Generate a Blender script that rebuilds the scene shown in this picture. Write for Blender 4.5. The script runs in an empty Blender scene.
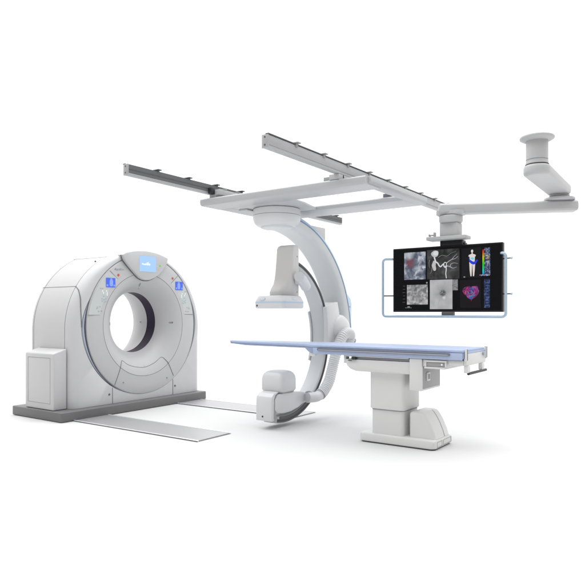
import bpy, bmesh, math, random
from mathutils import Vector, Matrix
random.seed(4)
R = math.radians
PI = math.pi
sc = bpy.context.scene
col = sc.collection

# ------------------------------------------------------------------ camera
cam_d = bpy.data.cameras.new('camera')
cam = bpy.data.objects.new('camera', cam_d)
col.objects.link(cam)
cam.location = (0, 0, 1.2)
cam.rotation_euler = (R(90), 0, R(35.05))
cam_d.sensor_width = 36
cam_d.lens = 606.5 / 585 * 36
cam_d.shift_y = 20 / 585
cam_d.clip_end = 500
sc.camera = cam

# ------------------------------------------------------------------ world: white photo studio, darker behind the camera
w = bpy.data.worlds.new('World')
sc.world = w
w.use_nodes = True
nt = w.node_tree
bg = nt.nodes['Background']
tc = nt.nodes.new('ShaderNodeTexCoord')
dot = nt.nodes.new('ShaderNodeVectorMath'); dot.operation = 'DOT_PRODUCT'
dot.inputs[1].default_value = (-0.5743, 0.8187, 0.55)
nt.links.new(tc.outputs['Generated'], dot.inputs[0])
mr = nt.nodes.new('ShaderNodeMapRange'); mr.interpolation_type = 'SMOOTHSTEP'
mr.inputs['From Min'].default_value = -0.15
mr.inputs['From Max'].default_value = 0.45
mr.inputs['To Min'].default_value = 0.26
mr.inputs['To Max'].default_value = 1.22
nt.links.new(dot.outputs['Value'], mr.inputs['Value'])
sep = nt.nodes.new('ShaderNodeSeparateXYZ'); nt.links.new(tc.outputs['Generated'], sep.inputs[0])
mz = nt.nodes.new('ShaderNodeMapRange'); mz.interpolation_type = 'SMOOTHSTEP'
mz.inputs['From Min'].default_value = 0.5; mz.inputs['From Max'].default_value = 0.8
mz.inputs['To Min'].default_value = 0.0; mz.inputs['To Max'].default_value = 1.9
nt.links.new(sep.outputs['Z'], mz.inputs['Value'])
ad = nt.nodes.new('ShaderNodeMath'); ad.operation = 'ADD'
nt.links.new(mr.outputs['Result'], ad.inputs[0]); nt.links.new(mz.outputs['Result'], ad.inputs[1])
nt.links.new(ad.outputs[0], bg.inputs['Strength'])
bg.inputs['Color'].default_value = (1, 1, 1, 1)

def area(name, loc, target, sx, sy, power, color=(1, 1, 1)):
    d = bpy.data.lights.new(name, 'AREA')
    d.shape = 'RECTANGLE'; d.size = sx; d.size_y = sy; d.energy = power; d.color = color
    o = bpy.data.objects.new(name, d); col.objects.link(o)
    o.location = loc
    o.rotation_euler = (Vector(target) - Vector(loc)).to_track_quat('-Z', 'Y').to_euler()
    return o
area('added_overhead_light', (-4.6, 4.6, 7.5), (-3.9, 5.0, 0), 6, 6, 110)  # added lamp out of view, lifts the floor and top faces towards white

sc.view_settings.view_transform = 'Standard'
sc.view_settings.look = 'None'
sc.view_settings.exposure = 0
sc.view_settings.gamma = 1

# ------------------------------------------------------------------ materials
def mat(name, color, rough=0.4, metal=0.0, emit=None, estr=1.0, spec=0.5, mottle=0.015, bump=0.0, coat=0.0, aniso=None):
    m = bpy.data.materials.new(name); m.use_nodes = True
    n = m.node_tree; b = n.nodes['Principled BSDF']
    b.inputs['Base Color'].default_value = (*color, 1)
    b.inputs['Roughness'].default_value = rough
    b.inputs['Metallic'].default_value = metal
    b.inputs['Specular IOR Level'].default_value = spec
    b.inputs['Coat Weight'].default_value = coat
    if emit:
        b.inputs['Emission Color'].default_value = (*emit, 1)
        b.inputs['Emission Strength'].default_value = estr
    t = n.nodes.new('ShaderNodeTexCoord')
    nz = n.nodes.new('ShaderNodeTexNoise'); nz.inputs['Scale'].default_value = 5; nz.inputs['Detail'].default_value = 6
    n.links.new(t.outputs['Object'], nz.inputs['Vector'])
    if aniso:
        mp = n.nodes.new('ShaderNodeMapping'); mp.inputs['Scale'].default_value = aniso
        n.links.new(t.outputs['Object'], mp.inputs['Vector']); n.links.new(mp.outputs['Vector'], nz.inputs['Vector'])
    if mottle:
        r = n.nodes.new('ShaderNodeMapRange')
        r.inputs['To Min'].default_value = 1 - mottle * 2; r.inputs['To Max'].default_value = 1 + mottle * 2
        n.links.new(nz.outputs['Fac'], r.inputs['Value'])
        mx = n.nodes.new('ShaderNodeVectorMath'); mx.operation = 'SCALE'
        mx.inputs[0].default_value = color
        n.links.new(r.outputs['Result'], mx.inputs['Scale'])
        n.links.new(mx.outputs['Vector'], b.inputs['Base Color'])
        r2 = n.nodes.new('ShaderNodeMapRange')
        r2.inputs['To Min'].default_value = rough - .05; r2.inputs['To Max'].default_value = rough + .05
        n.links.new(nz.outputs['Fac'], r2.inputs['Value'])
        n.links.new(r2.outputs['Result'], b.inputs['Roughness'])
    if bump:
        nb = n.nodes.new('ShaderNodeTexNoise'); nb.inputs['Scale'].default_value = 350
        n.links.new(t.outputs['Object'], nb.inputs['Vector'])
        bp = n.nodes.new('ShaderNodeBump'); bp.inputs['Strength'].default_value = bump; bp.inputs['Distance'].default_value = 0.001
        n.links.new(nb.outputs['Fac'], bp.inputs['Height']); n.links.new(bp.outputs['Normal'], b.inputs['Normal'])
    return m

M = {}
M['floor'] = mat('white_floor', (0.60, 0.60, 0.60), 0.75, spec=0.1, mottle=0)
M['gantry'] = mat('gantry_white_plastic', (0.52, 0.52, 0.53), 0.38, mottle=.01)
M['gantry_side'] = mat('gantry_side_plastic', (0.53, 0.53, 0.535), 0.42, mottle=.01)
M['cover_top'] = mat('gantry_cover_plastic', (0.56, 0.56, 0.57), 0.32, mottle=.01)
M['ringblue'] = mat('blue_grey_plastic', (0.36, 0.40, 0.47), 0.35)
M['disc'] = mat('gantry_disc_plastic', (0.51, 0.51, 0.52), 0.42, mottle=.01)
M['band'] = mat('tinted_scan_window', (0.028, 0.018, 0.042), 0.5, spec=.12)
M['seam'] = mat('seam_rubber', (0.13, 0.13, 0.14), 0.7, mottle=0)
M['edge_shade'] = mat('edge_shade_blue_grey', (0.16, 0.17, 0.20), 0.5, mottle=0)
M['seam_soft'] = mat('seam_grey', (0.30, 0.30, 0.31), 0.7, mottle=0)
M['base'] = mat('base_grey_paint', (0.145, 0.145, 0.147), 0.45, mottle=.03, bump=.1)
M['steel'] = mat('brushed_steel', (0.46, 0.46, 0.47), 0.42, 0.6, mottle=.05, aniso=(3, 60, 3))
M['steel_edge'] = mat('polished_edge', (0.8, 0.8, 0.8), 0.25, 0.3)
M['alu'] = mat('aluminium_rail', (0.42, 0.42, 0.43), 0.45, 0.25, mottle=.03)
M['alu_dark'] = mat('dark_channel', (0.115, 0.118, 0.12), 0.5, mottle=.04)  # also paints the shade of the open rail channel
M['beam'] = mat('carriage_paint', (0.44, 0.45, 0.46), 0.4, mottle=.01)
M['carm'] = mat('c_arm_white', (0.66, 0.67, 0.68), 0.36, mottle=.01)
M['arc'] = mat('c_arc_paint', (0.63, 0.65, 0.66), 0.42, mottle=.01)
M['carm_warm'] = mat('detector_white', (0.66, 0.65, 0.64), 0.36, mottle=.01)
M['blue'] = mat('pale_blue_trim', (0.50, 0.62, 0.76), 0.4)
M['blueline'] = mat('steel_blue_line', (0.16, 0.27, 0.42), 0.4)
M['black'] = mat('black_rubber', (0.02, 0.02, 0.022), 0.5)
M['dark'] = mat('dark_grey_plastic', (0.09, 0.09, 0.095), 0.5)
M['mattress'] = mat('blue_mattress_vinyl', (0.40, 0.48, 0.66), 0.5, mottle=.02, bump=.2)
M['board'] = mat('blue_grey_board', (0.29, 0.35, 0.52), 0.45, mottle=.02)
M['slot'] = mat('accessory_rail_steel', (0.20, 0.20, 0.24), 0.35, 0.4)
M['table'] = mat('table_white_enamel', (0.66, 0.66, 0.655), 0.38, mottle=.01)
M['tablegrey'] = mat('table_grey_panel', (0.33, 0.33, 0.33), 0.45)
M['monarm'] = mat('ceiling_arm_paint', (0.46, 0.46, 0.465), 0.42, mottle=.012)
M['tube'] = mat('blue_grey_tube', (0.42, 0.54, 0.66), 0.3, 0.2)
M['bezel'] = mat('black_bezel', (0.008, 0.008, 0.009), 0.4, spec=.25)
M['screen'] = mat('black_screen', (0.003, 0.003, 0.004), 0.5, spec=.12, mottle=0)
def emat(name, c, s=1.0, base=(0.006, 0.006, 0.006)):
    return mat(name, base, 0.5, emit=c, estr=s, mottle=0, spec=.12)
M['lcd'] = emat('lit_light_blue_display', (0.42, 0.66, 1.0), 1.0)
M['lcd_white'] = emat('lit_white_mark', (0.9, 0.97, 1.0), 1.0)
M['touch'] = emat('lit_blue_touch_screen', (0.09, 0.17, 0.86), 1.0)
M['touch_light'] = emat('lit_pale_blue_figure', (0.28, 0.42, 1.0), 1.0)
M['red'] = mat('red_button', (0.55, 0.10, 0.06), 0.4)
M['green'] = mat('green_lamp', (0.15, 0.5, 0.08), 0.4, emit=(0.15, 0.5, 0.08), estr=.3)
M['keygrey'] = mat('grey_key', (0.36, 0.38, 0.38), 0.5)
M['teal'] = mat('teal_key', (0.34, 0.48, 0.50), 0.5)
M['panel'] = mat('control_panel_film', (0.54, 0.565, 0.565), 0.4)
M['ink'] = mat('blue_grey_print', (0.30, 0.33, 0.40), 0.5)
M['chrome'] = mat('chrome_metal', (0.75, 0.75, 0.76), 0.2, 0.9)

# ------------------------------------------------------------------ helpers
def link(o, parent=None, **props):
    col.objects.link(o)
    if parent is not None:
        o.parent = parent
        o.matrix_parent_inverse = Matrix.Translation(-Vector(world_loc(parent)))
    for k, v in props.items():
        o[k] = v
    return o
def world_loc(o):
    return WL.get(o.name, (0, 0, 0))
WL = {}
def fin(bm, name, m, parent=None, smooth=True, ang=35, bevel=0, seg=2, label=None, kind=None):
    if bevel:
        bmesh.ops.remove_doubles(bm, verts=bm.verts, dist=1e-5)
        ed = [e for e in bm.edges if len(e.link_faces) == 2 and e.calc_face_angle(0) > R(28)]
        bmesh.ops.bevel(bm, geom=ed, offset=bevel, segments=seg, profile=0.5, affect='EDGES', clamp_overlap=True)
    bmesh.ops.recalc_face_normals(bm, faces=bm.faces)
    me = bpy.data.meshes.new(name)
    bm.to_mesh(me); bm.free()
    mats = m if isinstance(m, (list, tuple)) else [m]
    for x in mats: me.materials.append(x)
    if smooth:
        for p in me.polygons: p.use_smooth = True
        me.set_sharp_from_angle(angle=R(ang))
    o = bpy.data.objects.new(name, me)
    link(o, parent)
    if label: o['label'] = label
    if kind: o['kind'] = kind
    return o
def thing(name, loc, label, cat, group=None):
    o = bpy.data.objects.new(name, None)
    o.empty_display_size = .1
    o.location = loc
    col.objects.link(o)
    WL[o.name] = loc
    o['label'] = label; o['category'] = cat
    if group: o['group'] = group
    return o
def BM(): return bmesh.new()
def box(bm, x0, x1, y0, y1, z0, z1):
    vs = [bm.verts.new((x, y, z)) for z in (z0, z1) for y in (y0, y1) for x in (x0, x1)]
    for f in ((0, 1, 3, 2), (4, 6, 7, 5), (0, 4, 5, 1), (2, 3, 7, 6), (0, 2, 6, 4), (1, 5, 7, 3)):
        bm.faces.new([vs[i] for i in f])
    return vs
def part_box(name, m, parent, b, bevel=0.004, seg=2, **k):
    bm = BM(); box(bm, *b); return fin(bm, name, m, parent, bevel=bevel, seg=seg, **k)
def loft(bm, rings, cap0=True, cap1=True, closed=True):
    vr = [[bm.verts.new(p) for p in r] for r in rings]
    n = len(rings[0])
    for a, b in zip(vr, vr[1:]):
        for i in range(n if closed else n - 1):
            j = (i + 1) % n
            try: bm.faces.new((a[i], a[j], b[j], b[i]))
            except ValueError: pass
    if cap0: bm.faces.new(vr[0][::-1])
    if cap1: bm.faces.new(vr[-1])
    return vr
def prism(bm, pts, axis, a, b):
    def P(u, v, t):
        return {'x': (t, u, v), 'y': (u, t, v), 'z': (u, v, t)}[axis]
    return loft(bm, [[P(u, v, a) for u, v in pts], [P(u, v, b) for u, v in pts]])
def rrect(x0, x1, y0, y1, r, n=6):
    out = []
    for cx, cy, a0 in ((x1 - r, y1 - r, 0), (x0 + r, y1 - r, 90), (x0 + r, y0 + r, 180), (x1 - r, y0 + r, 270)):
        for i in range(n + 1):
            a = R(a0 + 90 * i / n); out.append((cx + r * math.cos(a), cy + r * math.sin(a)))
    return out
def lathe(bm, prof, c, axis='z', n=64, cap=True):
    rings = []
    for r, t in prof:
        ring = []
        for i in range(n):
            a = 2 * PI * i / n
            u, v = r * math.cos(a), r * math.sin(a)
            ring.append({'z': (c[0] + u, c[1] + v, t), 'x': (t, c[0] + u, c[1] + v), 'y': (c[0] + u, t, c[1] + v)}[axis])
        rings.append(ring)
    return loft(bm, rings, cap, cap)
def frame_at(d, up=Vector((0, 0, 1))):
    d = d.normalized()
    if abs(d.dot(up)) > .97: up = Vector((1, 0, 0))
    s = d.cross(up).normalized(); return s, s.cross(d).normalized()
def tube(bm, pts, r, n=16, cap=True, closed=False):
    pts = [Vector(p) for p in pts]
    N = len(pts); rings = []
    s = None
    for i, p in enumerate(pts):
        if closed: d = pts[(i + 1) % N] - pts[i - 1]
        else: d = pts[min(i + 1, N - 1)] - pts[max(i - 1, 0)]
        d.normalize()
        if s is None: s, u = frame_at(d)
        else:
            s = (s - d * s.dot(d)).normalized(); u = s.cross(d).normalized()
        rr = r[i] if isinstance(r, (list, tuple)) else r
        rings.append([p + (s * math.cos(2 * PI * k / n) + u * math.sin(2 * PI * k / n)) * rr for k in range(n)])
    if closed: rings.append(rings[0]); 
    return loft(bm, rings, cap and not closed, cap and not closed)
def catmull(P, step):
    P = [Vector(p) for p in P]; P = [P[0] * 2 - P[1]] + P + [P[-1] * 2 - P[-2]]
    out = []
    for i in range(1, len(P) - 2):
        a, b, c, d = P[i - 1:i + 3]
        n = max(2, int((c - b).length / step))
        for k in range(n):
            t = k / n
            out.append(.5 * ((2 * b) + (c - a) * t + (2 * a - 5 * b + 4 * c - d) * t * t + (3 * b - a - 3 * c + d) * t ** 3))
    out.append(P[-2]); return out
def arc_sweep(bm, prof, yc, zc, a0, a1, n=64, cap=True):
    rings = []
    for i in range(n + 1):
        a = R(a0 + (a1 - a0) * i / n)
        rings.append([(x, yc + r * math.cos(a), zc + r * math.sin(a)) for r, x in prof])
    return loft(bm, rings, cap, cap)
def ribbon(bm, pts, wd, off, nrm):
    """thin raised strip that follows a line of points; nrm = surface normal"""
    nrm = Vector(nrm).normalized(); pts = [Vector(p) for p in pts]
    rings = []
    for i, p in enumerate(pts):
        d = (pts[min(i + 1, len(pts) - 1)] - pts[max(i - 1, 0)]).normalized()
        s = d.cross(nrm).normalized() * wd / 2
        rings.append([p - s - nrm * off, p + s - nrm * off, p + s + nrm * off, p - s + nrm * off])
    loft(bm, rings)
def text_mesh(name, body, size, mtx, m, parent, ext=.0008, shear=0):
    c = bpy.data.curves.new(name, 'FONT'); c.body = body; c.size = size; c.extrude = ext; c.shear = shear
    c.align_x = 'CENTER'; c.align_y = 'CENTER'
    o = bpy.data.objects.new(name, c); col.objects.link(o)
    dg = bpy.context.evaluated_depsgraph_get()
    me = bpy.data.meshes.new_from_object(o.evaluated_get(dg))
    bpy.data.objects.remove(o); bpy.data.curves.remove(c)
    me.transform(mtx); me.materials.clear(); me.materials.append(m)
    o = bpy.data.objects.new(name, me); link(o, parent); return o

# ------------------------------------------------------------------ floor
bm = BM(); 
vs = [bm.verts.new(p) for p in ((-150, -100, 0), (150, -100, 0), (150, 200, 0), (-150, 200, 0))]; bm.faces.new(vs)
fl = fin(bm, 'floor', M['floor'], kind='structure', smooth=False)

# ================================================================== CT SCANNER
YC = 5.175
g = thing('ct_scanner', (-6.3, YC, 0), 'large white ring-shaped CT scanner with a round bore, standing on a dark grey base', 'CT scanner')
part_box('base_plinth', M['base'], g, (-6.775, -5.815, 3.935, 6.205, 0.004, .11), bevel=.012, seg=3)

def outline(inset=0, zb=.112):
    hw = 1.04 - inset; b = .975 - inset; z0 = 1.0
    P = []
    for i in range(12): P.append((YC + hw, zb + (z0 - zb) * i / 12))
    for i in range(72):
        a = PI * i / 72; P.append((YC + hw * math.cos(a), z0 + b * math.sin(a)))
    for i in range(12): P.append((YC - hw, z0 - (z0 - zb) * i / 12))
    for i in range(24): P.append((YC - hw + 2 * hw * i / 24, zb))
    return P
def sm(t): t = max(0, min(1, t)); return t * t * (3 - 2 * t)
OC = (5.197, 1.06)
def circ_r(th, cy, cz, r):   # radius from OC to the circle (cy,cz,r) in direction th
    dx, dz = math.cos(th), math.sin(th); ox, oz = OC[0] - cy, OC[1] - cz
    b = ox * dx + oz * dz; return -b + math.sqrt(b * b - (ox * ox + oz * oz - r * r))
def opening(th):
    ra = circ_r(th, 5.185, 1.098, .922); rb = circ_r(th, 5.205, 1.042, .878)
    z = OC[1] + ra * math.sin(th)
    t = sm((z - .95) / .5); return ra + (rb - ra) * t
def open_pt(p):
    th = math.atan2(p[1] - OC[1], p[0] - OC[0]); r = opening(th)
    return (OC[0] + r * math.cos(th), OC[1] + r * math.sin(th))
O = outline()
Q = [open_pt(p) for p in O]
# rear housing: from the seam to the back, open for the bore
XS, XF, XB = -6.05, -5.928, -6.73
def ring_at(x, inset): return [(x, y, z) for y, z in outline(inset)]
bm = BM()
bore_back = [(5.2 + .5 * math.cos(math.atan2(p[1] - 1.07, p[0] - 5.2)), 1.07 + .5 * math.sin(math.atan2(p[1] - 1.07, p[0] - 5.2))) for p in O]
rings = [ring_at(XS - .003, .01), ring_at(XS - .004, 0.0), ring_at(XB + .05, 0.0)]
for k in range(1, 6):
    a = PI / 2 * k / 5
    rings.append(ring_at(XB + .05 - .05 * math.sin(a), .05 * (1 - math.cos(a))))
rings.append([(XB, y, z) for y, z in bore_back])
loft(bm, rings, False, False)
fin(bm, 'rear_housing', M['gantry_side'], g, ang=40)
# front cover
bm = BM()
rings = [[(XS + .004, p[0], p[1]) for p in outline(.004)]]
prev = None
for k in range(0, 9):
    a = PI / 2 * k / 8
    ring = []
    for p, q in zip(O, Q):
        d = Vector((q[0] - p[0], q[1] - p[1])); L = d.length
        ins = min(.11, L * .8); d.normalize()
        e = ins * (1 - math.cos(a))
        if p[1] <= .1121: d = Vector((-(p[0] - YC) / 1.04, 0))
        elif p[1] <= 1.0: d = Vector((-1 if p[0] > YC else 1, 0))
        ring.append((XS + .006 + (XF - XS - .006) * math.sin(a), p[0] + d.x * e, max(.112, p[1] + d.y * e)))
    rings.append(ring)
rings.append([(XF, q[0] + (p[0] - q[0]) * .02, q[1] + (p[1] - q[1]) * .02) for p, q in zip(O, Q)])
rings.append([(XF - .006, q[0], q[1]) for q in Q])
rings.append([(XF - .05, q[0], q[1]) for q in Q])
loft(bm, rings, False, False)
fin(bm, 'front_cover', M['cover_top'], g, ang=40)
# blue grey inner ring between cover and disc
bm = BM()
TH = [2 * PI * i / 144 for i in range(144)]
def oc_ring(x, f, add=0):
    out = []
    for th in TH:
        r = opening(th) + add; rd = circ_r(th, 5.205, 1.042, .880)
        rr = r + (rd - r) * f
        out.append((x, OC[0] + rr * math.cos(th), OC[1] + rr * math.sin(th)))
    return out
loft(bm, [oc_ring(-5.975, 0, -.001), oc_ring(-5.94, 0, -.009), oc_ring(-5.930, .3, -.004), oc_ring(-5.931, .7, 0), oc_ring(-5.95, .92, 0), oc_ring(-5.99, 1.0, 0)], False, False)
fin(bm, 'inner_ring', M['ringblue'], g)
bm = BM()
loft(bm, [oc_ring(-5.972, 0, .0), oc_ring(-5.958, 1.08, 0), oc_ring(-5.958, 1.3, 0)], False, False)
fin(bm, 'ring_groove', M['seam'], g)
# disc with funnel to the bore
prof = [(.869, -5.985, 1.042), (.869, -5.936, 1.042), (.864, -5.928, 1.042), (.855, -5.925, 1.042), (.75, -5.921, 1.043), (.648, -5.919, 1.046)]
fun = [(.640, -5.920, 1.046), (.61, -5.926, 1.048), (.57, -5.940, 1.052), (.53, -5.962, 1.057), (.49, -5.992, 1.062), (.455, -6.027, 1.067), (.425, -6.068, 1.071), (.402, -6.108, 1.074), (.388, -6.14, 1.076), (.384, -6.156, 1.076)]
def cyc(z): return 5.205 + (5.195 - 5.205) * (z - 1.042) / .034
def vl(bm, prof, n=128):
    loft(bm, [[(x, cyc(z) + r * math.cos(2 * PI * i / n), z + r * math.sin(2 * PI * i / n)) for i in range(n)] for r, x, z in prof], False, False)
bm = BM(); tube(bm, [(-5.938, 5.205 + .873 * math.cos(2 * PI * i / 128), 1.042 + .873 * math.sin(2 * PI * i / 128)) for i in range(128)], .0055, 8, closed=True)
fin(bm, 'disc_edge_shade', M['edge_shade'], g)  # dark ring painting the shading at the disc edge
bm = BM(); vl(bm, prof); fin(bm, 'front_disc', M['disc'], g, ang=50)
bm = BM(); vl(bm, [(.648, -5.919, 1.046), (.644, -5.923, 1.046), (.640, -5.920, 1.046)]); fin(bm, 'disc_seam', M['seam_soft'], g, ang=80)
bm = BM(); vl(bm, fun); fin(bm, 'bore_funnel', M['disc'], g, ang=60)
bm = BM(); vl(bm, [(.384, -6.156, 1.076), (.386, -6.158, 1.076), (.386, -6.314, 1.076), (.384, -6.316, 1.076)]); fin(bm, 'scan_window', M['band'], g)
bm = BM(); vl(bm, [(.384, -6.316, 1.076), (.384, -6.40, 1.076), (.395, -6.48, 1.075), (.42, -6.57, 1.073), (.455, -6.65, 1.071), (.50, XB, 1.07)]); fin(bm, 'rear_bore', M['disc'], g, ang=60)

# seams
def strip(name, pts, wd=.006, m='seam', nrm=(1, 0, 0), off=.0015, parent=g):
    bm = BM(); ribbon(bm, pts, wd, off, nrm); return fin(bm, name, M[m], parent, smooth=False)
def dense(P, n=8):
    return catmull(P, .02)
# seam along the outline between front and side covers
bm = BM()
loft(bm, [[(XS + .004, y, z) for y, z in outline(.0035)], [(XS - .004, y, z) for y, z in outline(.0035)]], False, False)
fin(bm, 'shell_seam', M['seam'], g)
# side seams running towards the back
def outl_n(hwy, z, off):  # left flank point pushed out slightly
    return None
def xseam(y, z, ny, nz, x0=XS, x1=XB + .03):
    bm = BM(); n = Vector((0, ny, nz)).normalized()
    p = Vector((0, y, z)); t = Vector((0, -n.z, n.y)) * .003
    a = [Vector((x0, 0, 0)) + p + t + n * .0012, Vector((x0, 0, 0)) + p - t + n * .0012, Vector((x0, 0, 0)) + p - t - n * .006, Vector((x0, 0, 0)) + p + t - n * .006]
    b = [v + Vector((x1 - x0, 0, 0)) for v in a]
    loft(bm, [a, b]); return fin(bm, 'side_seam', M['seam'], g, smooth=False)
for sg in (-1, 1):
    for zz in (1.5, 1.872):
        s = (zz - 1.0) / .975; hy = 1.04 * math.sqrt(1 - s * s)
        xseam(YC + sg * hy, zz, sg * hy / 1.04 ** 2, (zz - 1) / .975 ** 2)
# rear edge seam
bm = BM()
loft(bm, [[(XB + .075, y, z) for y, z in outline(-.001)], [(XB + .069, y, z) for y, z in outline(-.001)]], False, False)
fin(bm, 'shell_seam', M['seam'], g)
# front lower cover seams
for yy in (4.702, 5.682):
    strip('cover_seam', [(XF + .001, yy, .114), (XF + .001, yy, .30 if yy < 5 else .315)], .006)
# seam of upper cover dropping from the corner to the ring
def cover_xy(y, z):  # x of front cover at flank
    return 0
for sg in (-1,):
    P = [(-6.046, 4.276, 1.502), (-5.989, 4.271, 1.462), (-5.970, 4.268, 1.435), (-5.937, 4.263, 1.36), (-5.929, 4.261, 1.28), (-5.926, 4.262, 1.20), (-5.926, 4.266, 1.12), (-5.926, 4.270, 1.03)]
    bm = BM(); tube(bm, catmull(P, .01), .0045, 8); fin(bm, 'cover_seam', M['seam'], g)
# disc seams (front faces -5.921)
XD = -5.9215
def dline(name, P, wd=.005, m='seam_soft', x=XD, smoothed=True):
    pts = [(x, y, z) for y, z in P]
    if smoothed: pts = catmull(pts, .015)
    return strip(name, pts, wd, m)
def fx(y, z):   # x of disc/funnel surface at (y, z)
    r = math.hypot(y - 5.2, z - 1.05)
    P = prof + fun
    P = sorted([(p[0], p[1]) for p in P[2:]])
    for (r0, x0), (r1, x1) in zip(P, P[1:]):
        if r0 <= r <= r1: return x0 + (x1 - x0) * (r - r0) / max(1e-6, r1 - r0)
    return P[-1][1] if r > P[-1][0] else P[0][1]
def sline(name, P, wd=.005, m='seam_soft', k=1):
    pts = catmull([(0, y, z) for y, z in P], .012)
    pts = [(fx(p.y, p.z) + .0022, p.y, p.z) for p in pts]
    bm = BM(); tube(bm, pts, wd / 2, 8); return fin(bm, name, M[m], g)
sline('access_panel_seam', [(4.729, .326), (4.784, .458), (4.838, .598), (4.856, .612), (4.88, .604), (4.96, .553), (5.106, .515), (5.239, .509), (5.389, .552), (5.49, .61), (5.515, .615), (5.54, .598), (5.60, .522), (5.69, .36)], .006, 'seam')
sline('funnel_seam', [(5.09, .705), (5.14, .655), (5.184, .604), (5.212, .555), (5.223, .512)], .006, 'seam_soft', 3)
for P in ([(4.349, 1.169), (4.58, 1.171)], [(5.855, 1.176), (6.06, 1.175)], [(4.660, 1.700), (4.828, 1.560)], [(5.765, 1.690), (5.615, 1.560)]):
    dline('panel_seam', P, .005, 'seam_soft', smoothed=False)
# control panel films (slightly different tint), between disc rim and disc seam
def sector(a0, a1, r0, r1, x, n=24, di=0, du=0):
    c = (5.205, 1.042)
    out = [(x, c[0] + r1 * math.cos(R(a0 + (a1 - a0) * i / n)), c[1] + r1 * math.sin(R(a0 + (a1 - a0) * i / n))) for i in range(n + 1)]
    b0, b1 = a0 + di, a1 + du
    out += [(x, c[0] + r0 * math.cos(R(b1 + (b0 - b1) * i / n)), c[1] + r0 * math.sin(R(b1 + (b0 - b1) * i / n))) for i in range(n + 1)]
    return out
def poly(name, pts, m, parent, th=.002):
    bm = BM(); a = [Vector(p) for p in pts]; b = [p + Vector((th, 0, 0)) for p in a]
    loft(bm, [a, b]); return fin(bm, name, M[m], parent, smooth=False)
def yzbox(name, cy, cz, wy, hz, m, parent, x=XD, th=.004, rr=.25):
    bm = BM(); r = min(wy, hz) * rr
    prism(bm, rrect(cy - wy / 2, cy + wy / 2, cz - hz / 2, cz + hz / 2, r, 3), 'x', x, x + th)
    return fin(bm, name, M[m], parent, ang=30)
def yzdot(name, cy, cz, r, m, parent, x=XD, th=.006):
    bm = BM(); lathe(bm, [(r * .98, x - .003), (r, x + th * .6), (r * .8, x + th)], (cy, cz), 'x', 20)
    return fin(bm, name, M[m], parent)
for sg, a0, a1, di, du in ((1, 8.9, 49.5, 2.7, 3.3), (-1, 130.5, 171.1, -3.3, -2.7)):
    cp = poly('control_panel', sector(a0, a1, .655, .855, XD - .002, 24, di, du), 'panel', g, .0035)
    cy = 5.227
    def Y(v): return v if sg < 0 else 2 * cy - v
    ts = yzbox('touch_screen', Y(4.668), 1.556, .135, .112, 'touch', cp, XD + .002, rr=.06)
    yzbox('patient_figure', Y(4.675), 1.552, .05, .08, 'touch_light', ts, XD + .0055, .002, rr=.4)
    yzbox('figure_head', Y(4.675), 1.598, .03, .018, 'touch_light', ts, XD + .0055, .002, rr=.4)
    for q in (-.05, .05): yzbox('screen_key', Y(4.668 + q), 1.523, .022, .022, 'touch_light', ts, XD + .0055, .002)
    for dy in (4.525, 4.553): yzbox('key', Y(dy), 1.484, .018, .007, 'keygrey', cp)
    for (dy, dz) in ((4.552, 1.453), (4.565, 1.43), (4.609, 1.454), (4.62, 1.43), (4.618, 1.408), (4.64, 1.38)):
        yzbox('key', Y(dy), dz, .010, .020, 'lcd_white' if dz > 1.4 else 'panel', cp)
    for (dy, dz) in ((4.570, 1.392), (4.545, 1.362), (4.572, 1.352), (4.602, 1.362), (4.580, 1.322), (4.548, 1.333), (4.60, 1.33)):
        yzbox('key', Y(dy), dz, .016, .012, 'teal', cp)
    for (dy, dz) in ((4.482, 1.264), (4.517, 1.268), (4.475, 1.25)):
        yzbox('key', Y(dy), dz, .015, .013, 'teal', cp)
    for (dy, dz) in ((4.498, 1.214), (4.538, 1.216)):
        yzbox('key', Y(dy), dz, .022, .011, 'keygrey', cp)
    yzdot('stop_button', Y(4.783), 1.652, .016, 'red', g)
mtx = Matrix.Translation((XD, 4.70, 1.70)) @ Matrix(((0, 0, 1, 0), (1, 0, 0, 0), (0, 1, 0, 0), (0, 0, 0, 1)))
mtx = Matrix.Translation((XD, 4.795, 1.722)) @ Matrix(((0, 0, 1, 0), (1, 0, 0, 0), (0, 1, 0, 0), (0, 0, 0, 1)))
text_mesh('printed_mark', 'Aquilion', .044, mtx, M['ink'], g, shear=.35)
for y_, z_ in ((4.859, .348), (5.571, .344)): yzdot('screw', y_, z_, .010, 'seam_soft', g)
for y_, z_ in ((4.655, .225), (5.72, .225)): yzdot('screw', y_, z_, .013, 'seam', g, XF)
def funnel_mark(name, y, z, wy, hz, m):
    x = fx(y, z)
    n = Vector((fx(y, z) - fx(y - .02, z), .02, 0))
    bm = BM()
    r = math.hypot(y - 5.2, z - 1.05)
    slope = (fx(5.2 + (y - 5.2) * (r + .01) / r, 1.05 + (z - 1.05) * (r + .01) / r) - x) / .01
    rad = Vector((0, (y - 5.2) / r, (z - 1.05) / r)); tn = Vector((0, -rad.z, rad.y))
    rd = (rad + Vector((slope, 0, 0))).normalized(); nn = rd.cross(tn).normalized()
    if nn.x < 0: nn = -nn
    c = Vector((x, y, z)); k = 20; rings = []
    for s, o in ((1, -.002), (1, .002), (.8, .003)):
        rings.append([c + nn * o + Vector(rd) * math.cos(2 * PI * i / k) * wy * s + tn * math.sin(2 * PI * i / k) * hz * s for i in range(k)])
    loft(bm, rings); return fin(bm, name, M[m], g)
funnel_mark('intercom_slot', 4.735, 1.062, .012, .020, 'seam_soft')
funnel_mark('intercom_slot', 5.70, 1.066, .030, .012, 'seam_soft')
funnel_mark('camera_dot', 5.715, 1.066, .010, .012, 'seam')
funnel_mark('camera_slot', 5.17, 1.548, .028, .005, 'seam_soft')
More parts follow.
